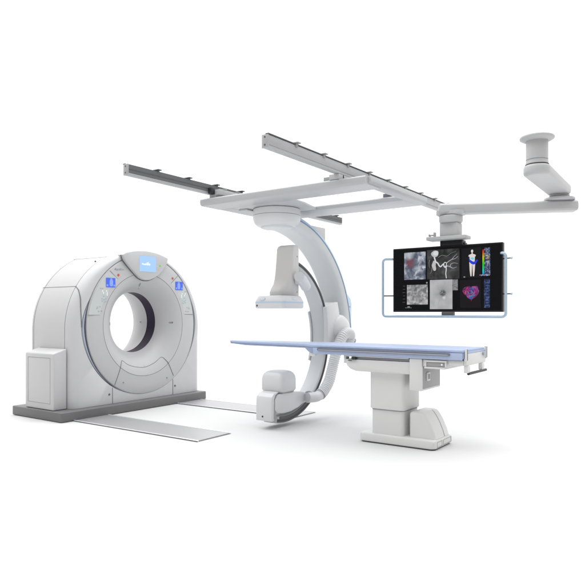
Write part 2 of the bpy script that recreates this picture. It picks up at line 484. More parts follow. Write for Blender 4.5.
funnel_mark('camera_dot', 5.195, 1.50, .007, .007, 'seam_soft')
yzb = BM(); lathe(yzb, [(.008, 5.575), (.008, 5.583)], (-6.45, 1.07), 'y', 16); fin(yzb, 'bore_sensor', M['seam_soft'], g)

# display panel on the crown
pts = [(4.815, 1.90), (4.828, 1.868), (4.845, 1.835), (4.92, 1.760), (5.015, 1.677), (5.075, 1.632), (5.130, 1.610), (5.185, 1.604), (5.25, 1.611), (5.33, 1.642), (5.40, 1.685), (5.455, 1.733), (5.505, 1.790), (5.54, 1.838), (5.553, 1.880), (5.556, 1.905)]
top = []
for i in range(0, 17):
    y = 5.556 - (5.556 - 4.815) * i / 16
    s = (y - YC) / 1.04; top.append((y, 1.0 + .977 * math.sqrt(1 - s * s) - .004))
P2 = pts[:-1] + top[:-1]
bm = BM()
cxy = (5.19, 1.82)
def shr(P, f): 
    return [(cxy[0] + (y - cxy[0]) * f, cxy[1] + (z - cxy[1]) * f) for y, z in P]
def lay(P, x): return [(x, y, z) for y, z in P]
loft(bm, [lay(shr(P2, 1.0), -6.047), lay(P2, -5.915), lay(P2, -5.895), lay(shr(P2, .992), -5.886), lay(shr(P2, .975), -5.881), lay(shr(P2, .95), -5.879)])
dp = fin(bm, 'display_panel', M['gantry'], g, ang=50)
bm = BM(); P3 = [(p[0], p[1]) for p in pts]
ribbon(bm, catmull([(-5.9165, y, z - .004) for y, z in P3], .02), .012, .003, (1, 0, 0)); fin(bm, 'display_gap', M['seam'], g, smooth=False)
sc1 = yzbox('display_screen', 5.206, 1.811, .262, .196, 'lcd', dp, -5.8795, .004, rr=.05)
# the white word-like mark on the lit screen
for q, (dy, dz, wy, hz) in enumerate(((-.085, -.008, .028, .02), (-.062, -.013, .024, .016), (-.038, -.011, .024, .022), (-.012, -.004, .022, .038), (.006, .0, .010, .046), (.026, -.010, .024, .026))):
    yzbox('screen_mark', 5.206 + dy, 1.815 + dz, wy, hz, 'lcd_white', sc1, -5.8753, .002, rr=.4)
yzdot('status_lamp', 5.413, 1.800, .013, 'green', dp, -5.880)
yzdot('cover_cap', 4.50, 1.80, .010, 'seam', g, -5.985)

# side service cabinet
cb = BM()
prism(cb, [(3.96, .113), (4.128, .113), (4.128, .792), (3.975, .748), (3.96, .738)], 'x', -6.545, -5.998)
cab = fin(cb, 'service_cabinet', M['gantry_side'], g, bevel=.012, seg=3)
def frame_xz(name, x0, x1, z0, z1, y, wd, m, parent):
    bm = BM()
    for b in ((x0, x1, z0, z0 + wd), (x0, x1, z1 - wd, z1), (x0, x0 + wd, z0 + wd, z1 - wd), (x1 - wd, x1, z0 + wd, z1 - wd)):
        box(bm, b[0], b[1], y - .0015, y + .002, b[2], b[3])
    return fin(bm, name, M[m], parent, smooth=False)
frame_xz('door_seam', -6.492, -6.056, .182, .695, 3.9600, .005, 'seam_soft', cab)

# ================================================================== FLOOR RAILS
def floor_rail(y0, y1, label):
    t = thing('floor_rail', (-5.0, (y0 + y1) / 2, 0), label, 'floor rail', 'steel guide rails set in the floor')
    part_box('plate', M['steel'], t, (-6.772, -3.958, y0 + .022, y1 - .022, .001, .010), bevel=0)
    for a, b in ((y0, y0 + .0215), (y1 - .0215, y1)):
        part_box('edge_strip', M['steel_edge'], t, (-6.772, -3.945, a, b, .001, .013), bevel=.002)
    part_box('edge_strip', M['seam_soft'], t, (-3.9575, -3.945, y0 + .022, y1 - .022, .001, .011), bevel=.001)
    part_box('dark_edge', M['seam'], t, (-6.77, -3.94, y0 - .006, y0 - .0005, .001, .008), bevel=0)  # thin dark strip along the near edge of the plate
floor_rail(4.09, 4.568, 'brushed steel floor plate in front of the CT scanner, the one nearer the camera')
floor_rail(5.655, 6.11, 'brushed steel floor plate that runs behind the x-ray tube of the C-arm')

# ================================================================== CEILING RAILS
def ceiling_rail(x, sgn, y0, y1, hooks, label):
    """sgn = side the channel opens to"""
    t = thing('ceiling_rail', (x, (y0 + y1) / 2, 2.41), label, 'ceiling rail', 'pair of ceiling rails')
    bm = BM()
    h0, h1 = 2.412, 2.508
    xo = x - sgn * .05
    # C profile
    P = [(x, h0), (x, h0 + .022), (x - sgn * .012, h0 + .022), (x - sgn * .012, h0 + .014), (x - sgn * .040, h0 + .014), (x - sgn * .040, h1 - .014),
         (x - sgn * .012, h1 - .014), (x - sgn * .012, h1 - .022), (x, h1 - .022), (x, h1), (xo, h1), (xo, h0)]
    prism(bm, P, 'y', y0 + .012, y1)
    fin(bm, 'rail_body', M['alu'], t, bevel=.0015, seg=1)
    # dark fill inside the channel, its shade put into the colour
    part_box('channel_shade', M['alu_dark'], t, (min(x - sgn * .0395, x - sgn * .020), max(x - sgn * .0395, x - sgn * .020), y0 + .02, y1 - .01, h0 + .016, h1 - .016), bevel=0)
    if sgn > 0:
        part_box('channel_front_shade', M['alu_dark'], t, (x - .0115, x + .002, y0 + .0125, y1 - .002, h0 + .0225, h1 - .001), bevel=0)  # dark box across the channel opening, painted as its shade
        part_box('inner_groove', M['dark'], t, (x + .0022, x + .0045, y0 + .014, y1 - .004, h0 + .050, h0 + .056), bevel=0)
    ec = part_box('end_cap', M['alu'], t, (min(x, xo) - .004, max(x, xo) + .006, y0, y0 + .0115, h0 - .002, h1 + .002), bevel=.003)
    for zz in (h0 + .02, h1 - .018):
        b = BM(); lathe(b, [(.007, y0 + .001), (.007, y0 - .002)], (x - sgn * .025, zz), 'y', 12); fin(b, 'end_screw', M['dark'], ec)
    if sgn < 0:   # outer flank: a rolled bead and the dark top line
        part_box('flank_bead', M['alu'], t, (x + .0502, x + .0545, y0 + .0125, y1 - .002, h0 + .022, h0 + .093), bevel=.003)
        part_box('top_strip', M['dark'], t, (x + .030, x + .060, y0 + .0, y1, h1 + .0005, h1 + .008), bevel=.001)
    else:
        part_box('top_strip', M['dark'], t, (x - .06, x - .03, y0 + .0, y1, h1 + .0005, h1 + .007), bevel=.001)
    for hy in hooks:
        bm = BM()
        box(bm, xo - .055 if sgn < 0 else x - .085, xo + .035 if sgn < 0 else x + .02, hy - .022, hy + .022, 2.5175, 2.527)
        cxh = (x + .045) if sgn < 0 else x - .02
        box(bm, cxh - .012, cxh + .018, hy - .014, hy + .014, 2.492, 2.5172)
        fin(bm, 'ceiling_bracket', M['alu_dark'] if sgn > 0 else M['tablegrey'], t, bevel=.002, seg=1)
    return t
hk = [3.895 + .403 * i for i in range(9)]
ceiling_rail(-2.75, -1, 3.53, 7.25, hk, 'light grey ceiling rail with small brackets, reaching right towards the monitor arm')
ceiling_rail(-4.25, 1, 3.53, 7.25, hk, 'ceiling rail with an open dark channel, above and right of the CT scanner')

# ================================================================== CARRIAGE
c = thing('ceiling_carriage', (-3.4, 5.2, 2.29), 'light grey rectangular frame carriage hanging under the two ceiling rails, carrying the C-arm', 'ceiling carriage')
ZB, ZT = 2.292, 2.348
def rbeam(name, prof, axis, a, b, bevel=0, m='beam'):
    bm = BM(); prism(bm, prof, axis, a, b); return fin(bm, name, M[m], c, bevel=bevel, seg=2, ang=50)
# front beam: aerofoil section, underside to y=4.83
sec = [(4.80, ZB)] + [(4.60 + .075 * math.cos(R(t)) , 2.337 + .045 * math.sin(R(t))) for t in range(270, 89, -15)][0:0]
sec = [(4.835, ZB + .004), (4.825, ZB)]
for t in range(270, 179, -15): sec.append((4.575 + .030 * math.cos(R(t)), 2.318 + .026 * math.sin(R(t))))
for t in range(180, 89, -15): sec.append((4.567 + .022 * math.cos(R(t)), 2.345 + .018 * math.sin(R(t))))
sec += [(4.80, 2.363), (4.835, 2.355)]
rbeam('front_beam', sec, 'x', -4.345, -2.44)
# left side beam, right side beam, rear beam
secL = [(-4.345, 2.305), (-4.338, ZB), (-4.18, ZB), (-4.17, 2.30), (-4.17, 2.34), (-4.345, 2.36)]
rbeam('side_beam', secL, 'y', 4.8355, 5.80, .003)
secR = [(-2.505, ZB), (-2.43, ZB + .012), (-2.415, ZB + .03), (-2.42, ZB + .075), (-2.44, ZT + .012), (-2.505, ZT + .012)]
bm = BM(); prism(bm, secR, 'y', 4.60, 5.832); fin(bm, 'side_beam', M['beam'], c, bevel=.003, ang=50)
bm = BM(); prism(bm, [(5.45, ZB), (5.828, ZB), (5.828, ZT), (5.45, ZT - .005), (5.43, ZT - .02), (5.43, ZB + .02)], 'x', -4.345, -2.5055)
fin(bm, 'rear_beam', M['beam'], c, bevel=.006)
# plate that bears the turntable
bm = BM(); prism(bm, [(-4.1695, 4.8365), (-3.40, 4.8365), (-3.42, 5.10), (-3.50, 5.4295), (-4.1695, 5.4295)], 'z', ZB + .002, ZB + .026)
fin(bm, 'turntable_plate', M['beam'], c, bevel=.003)
# step under the left beam
part_box('cable_tray', M['monarm'], c, (-4.17, -4.06, 4.95, 5.42, ZB - .014, ZB + .0015), bevel=.004)
# trolleys
for (x0, x1, y0, y1) in ((-4.285, -4.20, 4.62, 5.05), (-2.80, -2.70, 4.55, 4.95), (-4.285, -4.20, 5.58, 5.75), (-2.80, -2.70, 5.60, 5.75)):
    tr = part_box('trolley', M['monarm' if y0 < 5 else 'slot'], c, (x0, x1, y0, y1, ZT + .001 if y0 > 5 else 2.364, 2.4105), bevel=.002)
part_box('trolley_bumper', M['black'], c, (-4.248, -4.205, 4.56, 4.615, 2.405, 2.47), bevel=.004)
part_box('trolley_cover', M['beam'], c, (-4.248, -4.14, 4.6155, 4.98, 2.400, 2.455), bevel=.006)
for yy in (4.68, 4.90): part_box('trolley_clip', M['tablegrey'], c, (-4.20, -4.14, yy, yy + .05, 2.4555, 2.468), bevel=.002)
part_box('trolley_cover', M['tablegrey'], c, (-2.90, -2.7, 4.62, 4.64, 2.366, 2.411), bevel=.002)

# ================================================================== C-ARM
a = thing('c_arm', (-3.81, 5.17, .03), 'white ceiling-mounted x-ray C-arm with square detector above and tube housing below, hanging under the carriage', 'C-arm')
TX, TY = -3.83, 5.17
bm = BM()
lathe(bm, [(.18, 2.2915), (.235, 2.2915), (.247, 2.287), (.252, 2.278), (.252, 2.222)], (TX, TY), 'z', 72)
fin(bm, 'turntable', M['carm'], a)
bm = BM(); lathe(bm, [(.172, 2.1045), (.170, 2.095), (.155, 2.088), (.10, 2.086)], (TX, TY), 'z', 64); fin(bm, 'arm_neck', M['arc'], a, ang=60)
bm = BM(); lathe(bm, [(.248, 2.2215), (.2485, 2.2175)], (TX, TY), 'z', 72); fin(bm, 'turntable_seam', M['seam_soft'], a)
bm = BM()
lathe(bm, [(.2525, 2.217), (.252, 2.19), (.247, 2.165), (.235, 2.14), (.220, 2.124), (.202, 2.112), (.185, 2.106), (.170, 2.105)], (TX, TY), 'z', 72)
fin(bm, 'turntable_bowl', M['carm'], a)
AY, AZ = 5.17, .885
# support arc
prof = [(1.312, -3.97), (1.25, -3.982), (1.222, -3.972), (1.207, -3.95), (1.202, -3.91), (1.202, -3.77), (1.208, -3.73), (1.225, -3.700), (1.25, -3.686), (1.312, -3.68)]
bm = BM(); arc_sweep(bm, prof, AY, AZ, -2, 92, 90); fin(bm, 'support_arm', M['arc'], a, ang=45)
bm = BM(); arc_sweep(bm, [(1.3125, -3.965), (1.3125, -3.677), (1.324, -3.676), (1.324, -3.965)], AY, AZ, -2, 82, 90); fin(bm, 'arm_trim_line', M['blueline'], a)
bm = BM(); arc_sweep(bm, [(1.3245, -3.965), (1.3245, -3.682), (1.352, -3.686), (1.362, -3.70), (1.366, -3.73), (1.366, -3.93), (1.352, -3.96)], AY, AZ, -2, 84, 90); fin(bm, 'arm_back_cover', M['blue'], a)
bm = BM()
prism(bm, [(6.44, .86), (6.60, .86), (6.62, 1.30), (6.60, 1.37), (6.46, 1.47), (6.40, 1.46)], 'x', -3.95, -3.74); bc = fin(bm, 'arm_rear_housing', M['blue'], a, bevel=.012, seg=3)
bm = BM(); lathe(bm, [(.010, -3.742), (.010, -3.736)], (6.56, 1.27), 'x', 14); fin(bm, 'housing_screw', M['dark'], bc)
bm = BM(); prism(bm, [(5.80, 2.07), (5.80, 2.203), (6.14, 2.203), (6.14, 1.80), (6.0, 1.90)], 'x', -3.95, -3.83); fin(bm, 'cable_box', M['monarm'], a, bevel=.006)
# C arc
CY, CZ = 5.17, .915
prof = [(.80, -3.895), (.80, -3.735), (.808, -3.724), (.828, -3.720), (.862, -3.720), (.872, -3.73), (.872, -3.89), (.865, -3.90), (.81, -3.90)]
bm = BM(); arc_sweep(bm, prof, CY, CZ, -99, 76, 110); carc = fin(bm, 'c_arc', M['arc'], a, ang=45)
bm = BM(); arc_sweep(bm, [(.828, -3.7195), (.861, -3.7195), (.861, -3.714), (.828, -3.714)], CY, CZ, -100, 76, 110); fin(bm, 'arc_track', M['dark'], carc)
bm = BM(); arc_sweep(bm, [(.800, -3.719), (.8275, -3.7195), (.8275, -3.715), (.802, -3.715)], CY, CZ, -97, -55, 40); fin(bm, 'arc_dark_strip', M['dark'], carc)  # dark strip along the arc's side below the tube housing
bm = BM(); arc_sweep(bm, [(.838, -3.7138), (.842, -3.7138), (.842, -3.711), (.838, -3.711)], CY, CZ, -100, 76, 110); fin(bm, 'arc_cable', M['black'], carc)
# clamp plate on the left side of the arc
bm = BM(); arc_sweep(bm, [(.782, -3.925), (.782, -3.903), (.89, -3.903), (.89, -3.925)], CY, CZ, -20, 22, 30); fin(bm, 'arc_clamp', M['carm'], a, bevel=.006)
# holder between C and support arm
bm = BM(); prism(bm, [(6.055, .78), (6.03, .95), (6.02, 1.10), (5.985, 1.25), (6.14, 1.325), (6.18, 1.20), (6.20, .78)], 'x', -3.96, -3.7105); fin(bm, 'arc_holder', M['carm'], a, bevel=.014, seg=3)
bm = BM(); prism(bm, [(5.895, .785), (5.918, .93), (5.912, 1.08), (5.885, 1.26), (6.135, 1.325), (6.175, 1.20), (6.195, .785)], 'x', -3.7095, -3.655); fin(bm, 'holder_lip', M['carm'], a, bevel=.008, seg=2)
bm = BM(); lathe(bm, [(.20, -3.85), (.20, -3.70), (.19, -3.66), (.165, -3.63), (.12, -3.612), (.05, -3.605)], (6.22, .98), 'x', 48); fin(bm, 'pivot_hub', M['carm'], a)
# corrugated hose
HP = [(-3.62, 6.34, .84), (-3.58, 6.30, .93), (-3.56, 6.20, .965), (-3.56, 6.09, .93), (-3.57, 6.01, .83), (-3.585, 5.965, .70), (-3.60, 5.92, .56), (-3.60, 5.855, .43), (-3.61, 5.755, .325), (-3.62, 5.68, .285)]
pts = catmull(HP, .0042)
rad = []
L = 0
for i, p in enumerate(pts):
    if i: L += (pts[i] - pts[i - 1]).length
    rad.append(.060 + .0035 * math.cos(2 * PI * L / .024))
bm = BM(); tube(bm, pts, rad, 22); fin(bm, 'corrugated_hose', M['carm'], a, ang=80)
bm = BM(); lathe(bm, [(.03, -3.62), (.03, -3.560), (.02, -3.55)], (6.37, .865), 'x', 18); fin(bm, 'hose_clip', M['tablegrey'], a)
# elbow at the hose end
EP = catmull([(-3.615, 5.70, .295), (-3.62, 5.65, .275), (-3.63, 5.58, .270), (-3.655, 5.49, .275)], .01)
bm = BM(); tube(bm, EP, [.052 if i < 2 else .056 for i in range(len(EP))], 24); fin(bm, 'hose_elbow', M['carm'], a)
bm = BM(); tube(bm, [(-3.612, 5.708, .298), (-3.617, 5.694, .290)], .0625, 24); fin(bm, 'hose_ring', M['seam_soft'], a)
# detector
dx0, dx1, dy0, dy1 = -4.0, -3.61, 4.99, 5.38
bm = BM()
def rr3(ins, z, r=.045): return [(x, y, z) for x, y in rrect(dx0 + ins, dx1 - ins, dy0 + ins, dy1 - ins, r, 5)]
loft(bm, [rr3(.02, 1.242), rr3(.006, 1.246), rr3(0, 1.256), rr3(0, 1.300)])
dt = fin(bm, 'detector', M['carm'], a)
bm = BM(); loft(bm, [rr3(-.001, 1.3005), rr3(-.001, 1.313)]); fin(bm, 'detector_trim', M['blue'], dt)
bm = BM(); loft(bm, [rr3(0, 1.3135), rr3(.003, 1.325), rr3(.022, 1.368), rr3(.032, 1.376)]); fin(bm, 'detector_top', M['carm'], dt)
for (x, y, ax) in ((-3.89, dy0 + .008, 'y'), (-3.612, 5.20, 'x')):
    bm = BM()
    if ax == 'y':
        ring = lambda s, o: [(x + .038 * s * math.cos(2 * PI * i / 24), y - o + (.019 * s * math.sin(2 * PI * i / 24)) * .4, 1.342 + .019 * s * math.sin(2 * PI * i / 24)) for i in range(24)]
        loft(bm, [ring(1, -.003), ring(1, .003), ring(.7, .004)])
    else:
        ring = lambda s, o: [(x + o - .012 - (.019 * s * math.sin(2 * PI * i / 24)) * .4, y + .045 * s * math.cos(2 * PI * i / 24), 1.342 + .019 * s * math.sin(2 * PI * i / 24)) for i in range(24)]
        loft(bm, [ring(1, -.003), ring(1, .004), ring(.7, .005)])
    pad = fin(bm, 'collision_pad', M['blue'], dt)
    bm = BM(); o1 = .0045 if ax == 'y' else .0055
    loft(bm, [ring(.78, o1 - .002), ring(.78, o1), ring(.7, o1 + .001)]); fin(bm, 'pad_face', M['carm'], pad)
bm = BM(); lathe(bm, [(.011, dy0 - .0015), (.011, dy0 + .004)], (-3.955, 1.272), 'y', 14); fin(bm, 'sensor_dot', M['dark'], dt)
# detector column: profile in YZ with a forward swept foot
cpz = [(5.40, 1.378), (5.40, 1.90), (5.37, 1.925), (5.325, 1.925), (5.292, 1.905), (5.278, 1.86), (5.268, 1.75), (5.258, 1.64), (5.235, 1.57), (5.18, 1.51), (5.10, 1.468), (5.03, 1.448), (5.005, 1.438), (4.998, 1.42), (5.0, 1.378)]
def colsec(x0, x1, ya, yb, r, z, n=6):
    out = []
    for cx, cy, a0, rr_ in ((x1, yb, 0, .015), (x0, yb, 90, .015), (x0, ya, 180, .02), (x1, ya, 270, r)):
        sx_ = -1 if cx == x1 else 1; sy_ = -1 if cy == yb else 1
        for i in range(n + 1):
            a_ = R(a0 + 90 * i / n); out.append((cx + sx_ * rr_ + rr_ * math.cos(a_), cy + sy_ * rr_ + rr_ * math.sin(a_), z))
    return out
bm = BM()
loft(bm, [colsec(-3.940, -3.70, 5.18, 5.40, .14, 1.3785), colsec(-3.942, -3.70, 5.178, 5.40, .14, 1.415), colsec(-3.940, -3.70, 5.185, 5.40, .13, 1.43), colsec(-3.938, -3.70, 5.20, 5.40, .10, 1.46), colsec(-3.930, -3.70, 5.228, 5.40, .07, 1.50), colsec(-3.926, -3.70, 5.245, 5.40, .04, 1.56), colsec(-3.924, -3.70, 5.258, 5.40, .022, 1.64), colsec(-3.920, -3.70, 5.272, 5.40, .02, 1.80), colsec(-3.918, -3.70, 5.280, 5.40, .02, 1.885), colsec(-3.912, -3.703, 5.292, 5.398, .02, 1.910), colsec(-3.895, -3.71, 5.312, 5.39, .02, 1.924)])
dc = fin(bm, 'detector_column', M['carm_warm'], a, ang=40)
part_box('column_seam', M['seam_soft'], dc, (-3.945, -3.705, 5.18, 5.39, 1.3765, 1.3783), bevel=.002)
bm = BM(); lathe(bm, [(.008, -3.702), (.008, -3.698)], (5.36, 1.80), 'x', 12); fin(bm, 'column_screw', M['seam_soft'], dc)
bm = BM(); lathe(bm, [(.007, -3.702), (.007, -3.698)], (5.36, 1.42), 'x', 12); fin(bm, 'column_screw', M['seam_soft'], dc)
# knob and elbow arm beside the column
kp = catmull([(-3.615, 5.275, 1.578), (-3.63, 5.34, 1.555), (-3.65, 5.42, 1.515), (-3.67, 5.50, 1.462)], .01)
n_ = len(kp)
bm = BM(); tube(bm, kp, [.050] + [.057] * (n_ - 4) + [.054, .045, .026], 28); kb = fin(bm, 'column_joint', M['carm'], a)
bm = BM(); kd = Vector((.30, -.92, .15)).normalized()
p0 = Vector(kp[0]) 
tube(bm, [p0 + kd * t for t in (-.03, .004, .010)], [.054, .054, .044], 28); fin(bm, 'joint_cap', M['carm'], kb)
bm = BM(); tube(bm, [p0 - kd * .034, p0 - kd * .031], .0585, 28); fin(bm, 'joint_seam', M['seam_soft'], kb)
part_box('joint_mount', M['carm'], a, (-3.6995, -3.63, 5.30, 5.40, 1.50, 1.60), bevel=.02, seg=3)
# tube dome
bm = BM()
def rb(ins, z, r): return [(x, y, z) for x, y in rrect(-3.955 + ins, -3.665 - ins, 5.04 + ins, 5.32 - ins, r, 6)]
loft(bm, [rb(.012, .372, .05), rb(0, .392, .05), rb(0, .50, .05), rb(.006, .535, .05), rb(.018, .560, .05), rb(.036, .577, .045), rb(.06, .588, .04), rb(.09, .592, .03)])
fin(bm, 'tube_dome', M['carm'], a, ang=70)
bm = BM(); loft(bm, [rb(.015, .365, .05), rb(.015, .373, .05)]); fin(bm, 'dome_seam', M['seam_soft'], a)
# tube housing, side profile
hp = [(4.96, .20), (5.00, .165), (5.12, .148), (5.25, .152), (5.38, .178), (5.49, .222), (5.545, .262), (5.552, .29), (5.53, .325), (5.45, .345), (5.25, .362), (5.10, .366), (5.0, .350), (4.96, .31)]
bm = BM(); prism(bm, hp, 'x', -3.90, -3.695); hs = fin(bm, 'tube_housing', M['carm'], a, bevel=.028, seg=4, ang=60)
sh = [(4.905, .092), (4.905, .30), (4.915, .34), (4.95, .372), (5.02, .384), (5.02, .372), (4.975, .352), (4.952, .31), (4.948, .092)]
bm = BM(); prism(bm, sh, 'x', -3.90, -3.70); ft = fin(bm, 'tube_front_cover', M['carm'], a, bevel=.010, seg=3, ang=50)
bm = BM(); prism(bm, [(4.949, .12), (4.953, .30), (4.976, .345), (4.99, .345), (4.985, .20), (4.985, .12)], 'x', -3.895, -3.70); fin(bm, 'cover_gap', M['tablegrey'], a)
bm = BM(); prism(bm, [(5.02, .3665), (5.02, .384), (5.20, .3645)], 'x', -3.90, -3.72); fin(bm, 'cover_tongue', M['carm'], a)
bm = BM(); lathe(bm, [(.010, 4.9035), (.010, 4.908)], (-3.815, .135), 'y', 14); fin(bm, 'cover_screw', M['black'], ft)
bm = BM(); lathe(bm, [(.058, 5.535), (.066, 5.545), (.066, 5.56), (.058, 5.565)], (-3.675, .275), 'y', 28); fin(bm, 'hose_collar', M['seam_soft'], a)

# ================================================================== PATIENT TABLE
t = thing('patient_table', (-2.4, 5.2, 0), 'patient table with a long pale blue mattress on a white telescopic column', 'patient table')
y0, y1 = 4.93, 5.475
# base
bm = BM()
def br(ins, z): return [(x, y, z) for x, y in rrect(-2.745 + ins, -2.0 - ins, 4.985 + ins, 5.42 - ins, .05, 6)]
loft(bm, [br(.006, .012), br(0, .018), br(0, .070), br(.006, .082), br(.020, .088)]); bs = fin(bm, 'base', M['table'], t)
bm = BM(); loft(bm, [br(.012, .002), br(.010, .0118)]); fin(bm, 'base_foot', M['dark'], t)
bm = BM()
for (ya, yb) in ((5.04, 5.16), (5.19, 5.38)):
    for b in ((ya, yb, .022, .026), (ya, yb, .066, .070), (ya, ya + .004, .026, .066), (yb - .004, yb, .026, .066)):
        box(bm, -2.0015, -1.998, *b)
fin(bm, 'base_vent_frame', M['tablegrey'], bs, smooth=False)
# column
bm = BM(); prism(bm, rrect(-2.625, -2.305, 5.01, 5.35, .035, 6), 'z', .088, .335); fin(bm, 'lower_column', M['table'], t)
bm = BM()
def cr(ins, z): return [(x, y, z) for x, y in rrect(-2.640 + ins, -2.292 - ins, 4.995 + ins, 5.365 - ins, .04, 6)]
loft(bm, [cr(.010, .3155), cr(0, .322), cr(0, .66)]); fin(bm, 'upper_column', M['table'], t)
bm = BM(); loft(bm, [cr(.012, .308), cr(.012, .3152)]); fin(bm, 'column_seam', M['seam_soft'], t)
# motor cover on the base
bm = BM()
def fr(z, x1, ins=0, r=.03): return [(x, y, z) for x, y in rrect(-2.262 + ins, x1 - ins, 5.035 + ins, 5.375 - ins, r, 5)]
loft(bm, [fr(.087, -2.012), fr(.14, -2.028), fr(.22, -2.062), fr(.27, -2.092), fr(.295, -2.11), fr(.308, -2.115, .008), fr(.314, -2.12, .022, .02)]); mc = fin(bm, 'motor_cover', M['table'], t, ang=50)
bm = BM(); P = []
pts = [(-2.011, .09), (-2.027, .14), (-2.061, .22), (-2.091, .27), (-2.109, .295), (-2.13, .3145)]
ribbon(bm, [(x, 5.25, z) for x, z in pts], .004, .0015, (.7, 0, .3)); fin(bm, 'cover_seam', M['seam_soft'], mc, smooth=False)
# yoke under the top
bm = BM(); prism(bm, [(-2.86, .765), (-2.86, .735), (-2.845, .705), (-2.81, .675), (-2.75, .657), (-2.22, .655), (-2.215, .655), (-2.215, .765)], 'y', 4.945, 5.455); fin(bm, 'yoke', M['table'], t, bevel=.006, ang=50)
bm = BM(); box(bm, -2.8, -2.215, 4.965, 5.44, .7655, .80); fin(bm, 'slide_channel', M['tablegrey'], t, bevel=.002)
part_box('slide_rail', M['slot'], t, (-2.80, -2.22, 4.95, 4.9645, .770, .790), bevel=.002)
part_box('slide_lip', M['table'], t, (-2.855, -2.22, 4.935, 4.9495, .7905, .7985), bevel=.002)
part_box('brake_knob', M['black'], t, (-2.79, -2.745, 4.925, 4.9495, .762, .789), bevel=.006)
part_box('brake_lever', M['black'], t, (-2.83, -2.791, 4.93, 4.945, .752, .758), bevel=.002)
part_box('end_bracket', M['table'], t, (-2.885, -2.862, 4.95, 5.02, .725, .80), bevel=.004)
db = part_box('drop_box', M['table'], t, (-2.2145, -2.095, 4.935, 5.36, .518, .80), bevel=.008)
part_box('box_side_panel', M['tablegrey'], db, (-2.0945, -2.092, 4.955, 5.345, .535, .725), bevel=.001)
part_box('socket', M['table'], db, (-2.0915, -2.078, 5.02, 5.085, .60, .675), bevel=.004)
part_box('socket_slot', M['slot'], db, (-2.0775, -2.075, 5.035, 5.07, .615, .66), bevel=.001)
# end rail assembly
er = part_box('end_carriage', M['table'], t, (-2.0905, -1.87, 4.945, 5.455, .735, .797), bevel=.006)
part_box('lower_tray', M['table'], t, (-2.075, -1.885, 4.932, 5.40, .717, .7345), bevel=.004)
bm = BM()
for b in ((-2.07, -1.875, .775, .790), (-2.07, -2.055, .735, .775), (-1.89, -1.875, .735, .775)): box(bm, b[0], b[1], 4.934, 4.9445, b[2], b[3])
fin(bm, 'tray_frame', M['table'], t, bevel=.002)
part_box('rail_insert', M['tablegrey'], t, (-2.052, -1.893, 4.940, 4.9447, .740, .773), bevel=.001)
bm = BM(); lathe(bm, [(.009, 4.932), (.009, 4.9395)], (-1.915, .757), 'y', 14); fin(bm, 'lock_button', M['chrome'], t)
part_box('side_flange', M['table'], t, (-1.869, -1.735, 4.95, 5.455, .755, .797), bevel=.004)
# top
outl = [(-4.485, 5.17), (-4.485, 5.235), (-4.40, 5.27), (-4.2, 5.31), (-3.40, 5.40), (-3.30, 5.43), (-3.24, 5.475), (-1.725, 5.475), (-1.725, 4.93), (-3.24, 4.93), (-3.285, 4.955), (-3.36, 5.0), (-4.20, 5.09), (-4.40, 5.135)]
bm = BM(); prism(bm, outl, 'z', .862, .890); fin(bm, 'mattress', M['mattress'], t, bevel=.010, seg=3, ang=50)
ol2 = [(x, 5.2025 + (y - 5.2025) * .985) for x, y in outl]
bm = BM()
N = len(ol2)
lo = []
for x, y in ol2:
    z = .812 if x > -3.3 else (.846 if x > -4.25 else .855)
    lo.append((x + (.01 if x < -4 else 0), y, z))
loft(bm, [[(x, y, .8615) for x, y in ol2], lo]); fin(bm, 'table_board', M['board'], t, bevel=.003, seg=1)
part_box('board_side', M['mattress'], t, (-3.215, -1.735, 4.9285, 4.934, .800, .861), bevel=.001)
bm = BM(); prism(bm, rrect(-3.16, -1.84, .832, .858, .010, 4), 'y', 4.912, 4.926); fin(bm, 'accessory_rail', M['slot'], t, bevel=.002)
bm = BM(); prism(bm, rrect(-3.145, -1.855, .8385, .846, .003, 3), 'y', 4.9105, 4.9118); fin(bm, 'rail_highlight', M['ringblue'], t)
for xx in (-3.05, -2.6, -2.2, -1.93): part_box('rail_spacer', M['slot'], t, (xx - .01, xx + .01, 4.9255, 4.9283, .838, .852), bevel=0)
part_box('head_clip', M['table'], t, (-3.27, -3.20, 4.95, 4.99, .775, .8105), bevel=.004)
# end plate with clamps and handle bar
ep = part_box('end_plate', M['table'], t, (-1.7345, -1.71, 4.955, 5.46, .755, .855), bevel=.004)
part_box('end_pad', M['mattress'], t, (-1.7245, -1.712, 4.96, 5.455, .8555, .872), bevel=.003)
for yy in (4.938, 5.455):
    cl = part_box('corner_clamp', M['table'], t, (-1.72, -1.700, yy, yy + .020, .790, .898), bevel=.003)
    part_box('clamp_edge', M['dark'], cl, (-1.6995, -1.697, yy + .006, yy + .014, .80, .895), bevel=.001)
bm = BM(); 
part_box('clamp_block', M['ringblue'], t, (-1.7095, -1.695, 5.37, 5.42, .822, .85), bevel=.003)
for yy in (4.96, 5.335): part_box('handle_bracket', M['table'], t, (-1.735, -1.70, yy, yy + .06, .695, .7545), bevel=.003)
bm = BM(); tube(bm, [(-1.705, 4.985, .688), (-1.705, 5.45, .688)], .012, 16); fin(bm, 'handle_bar', M['black'], t)

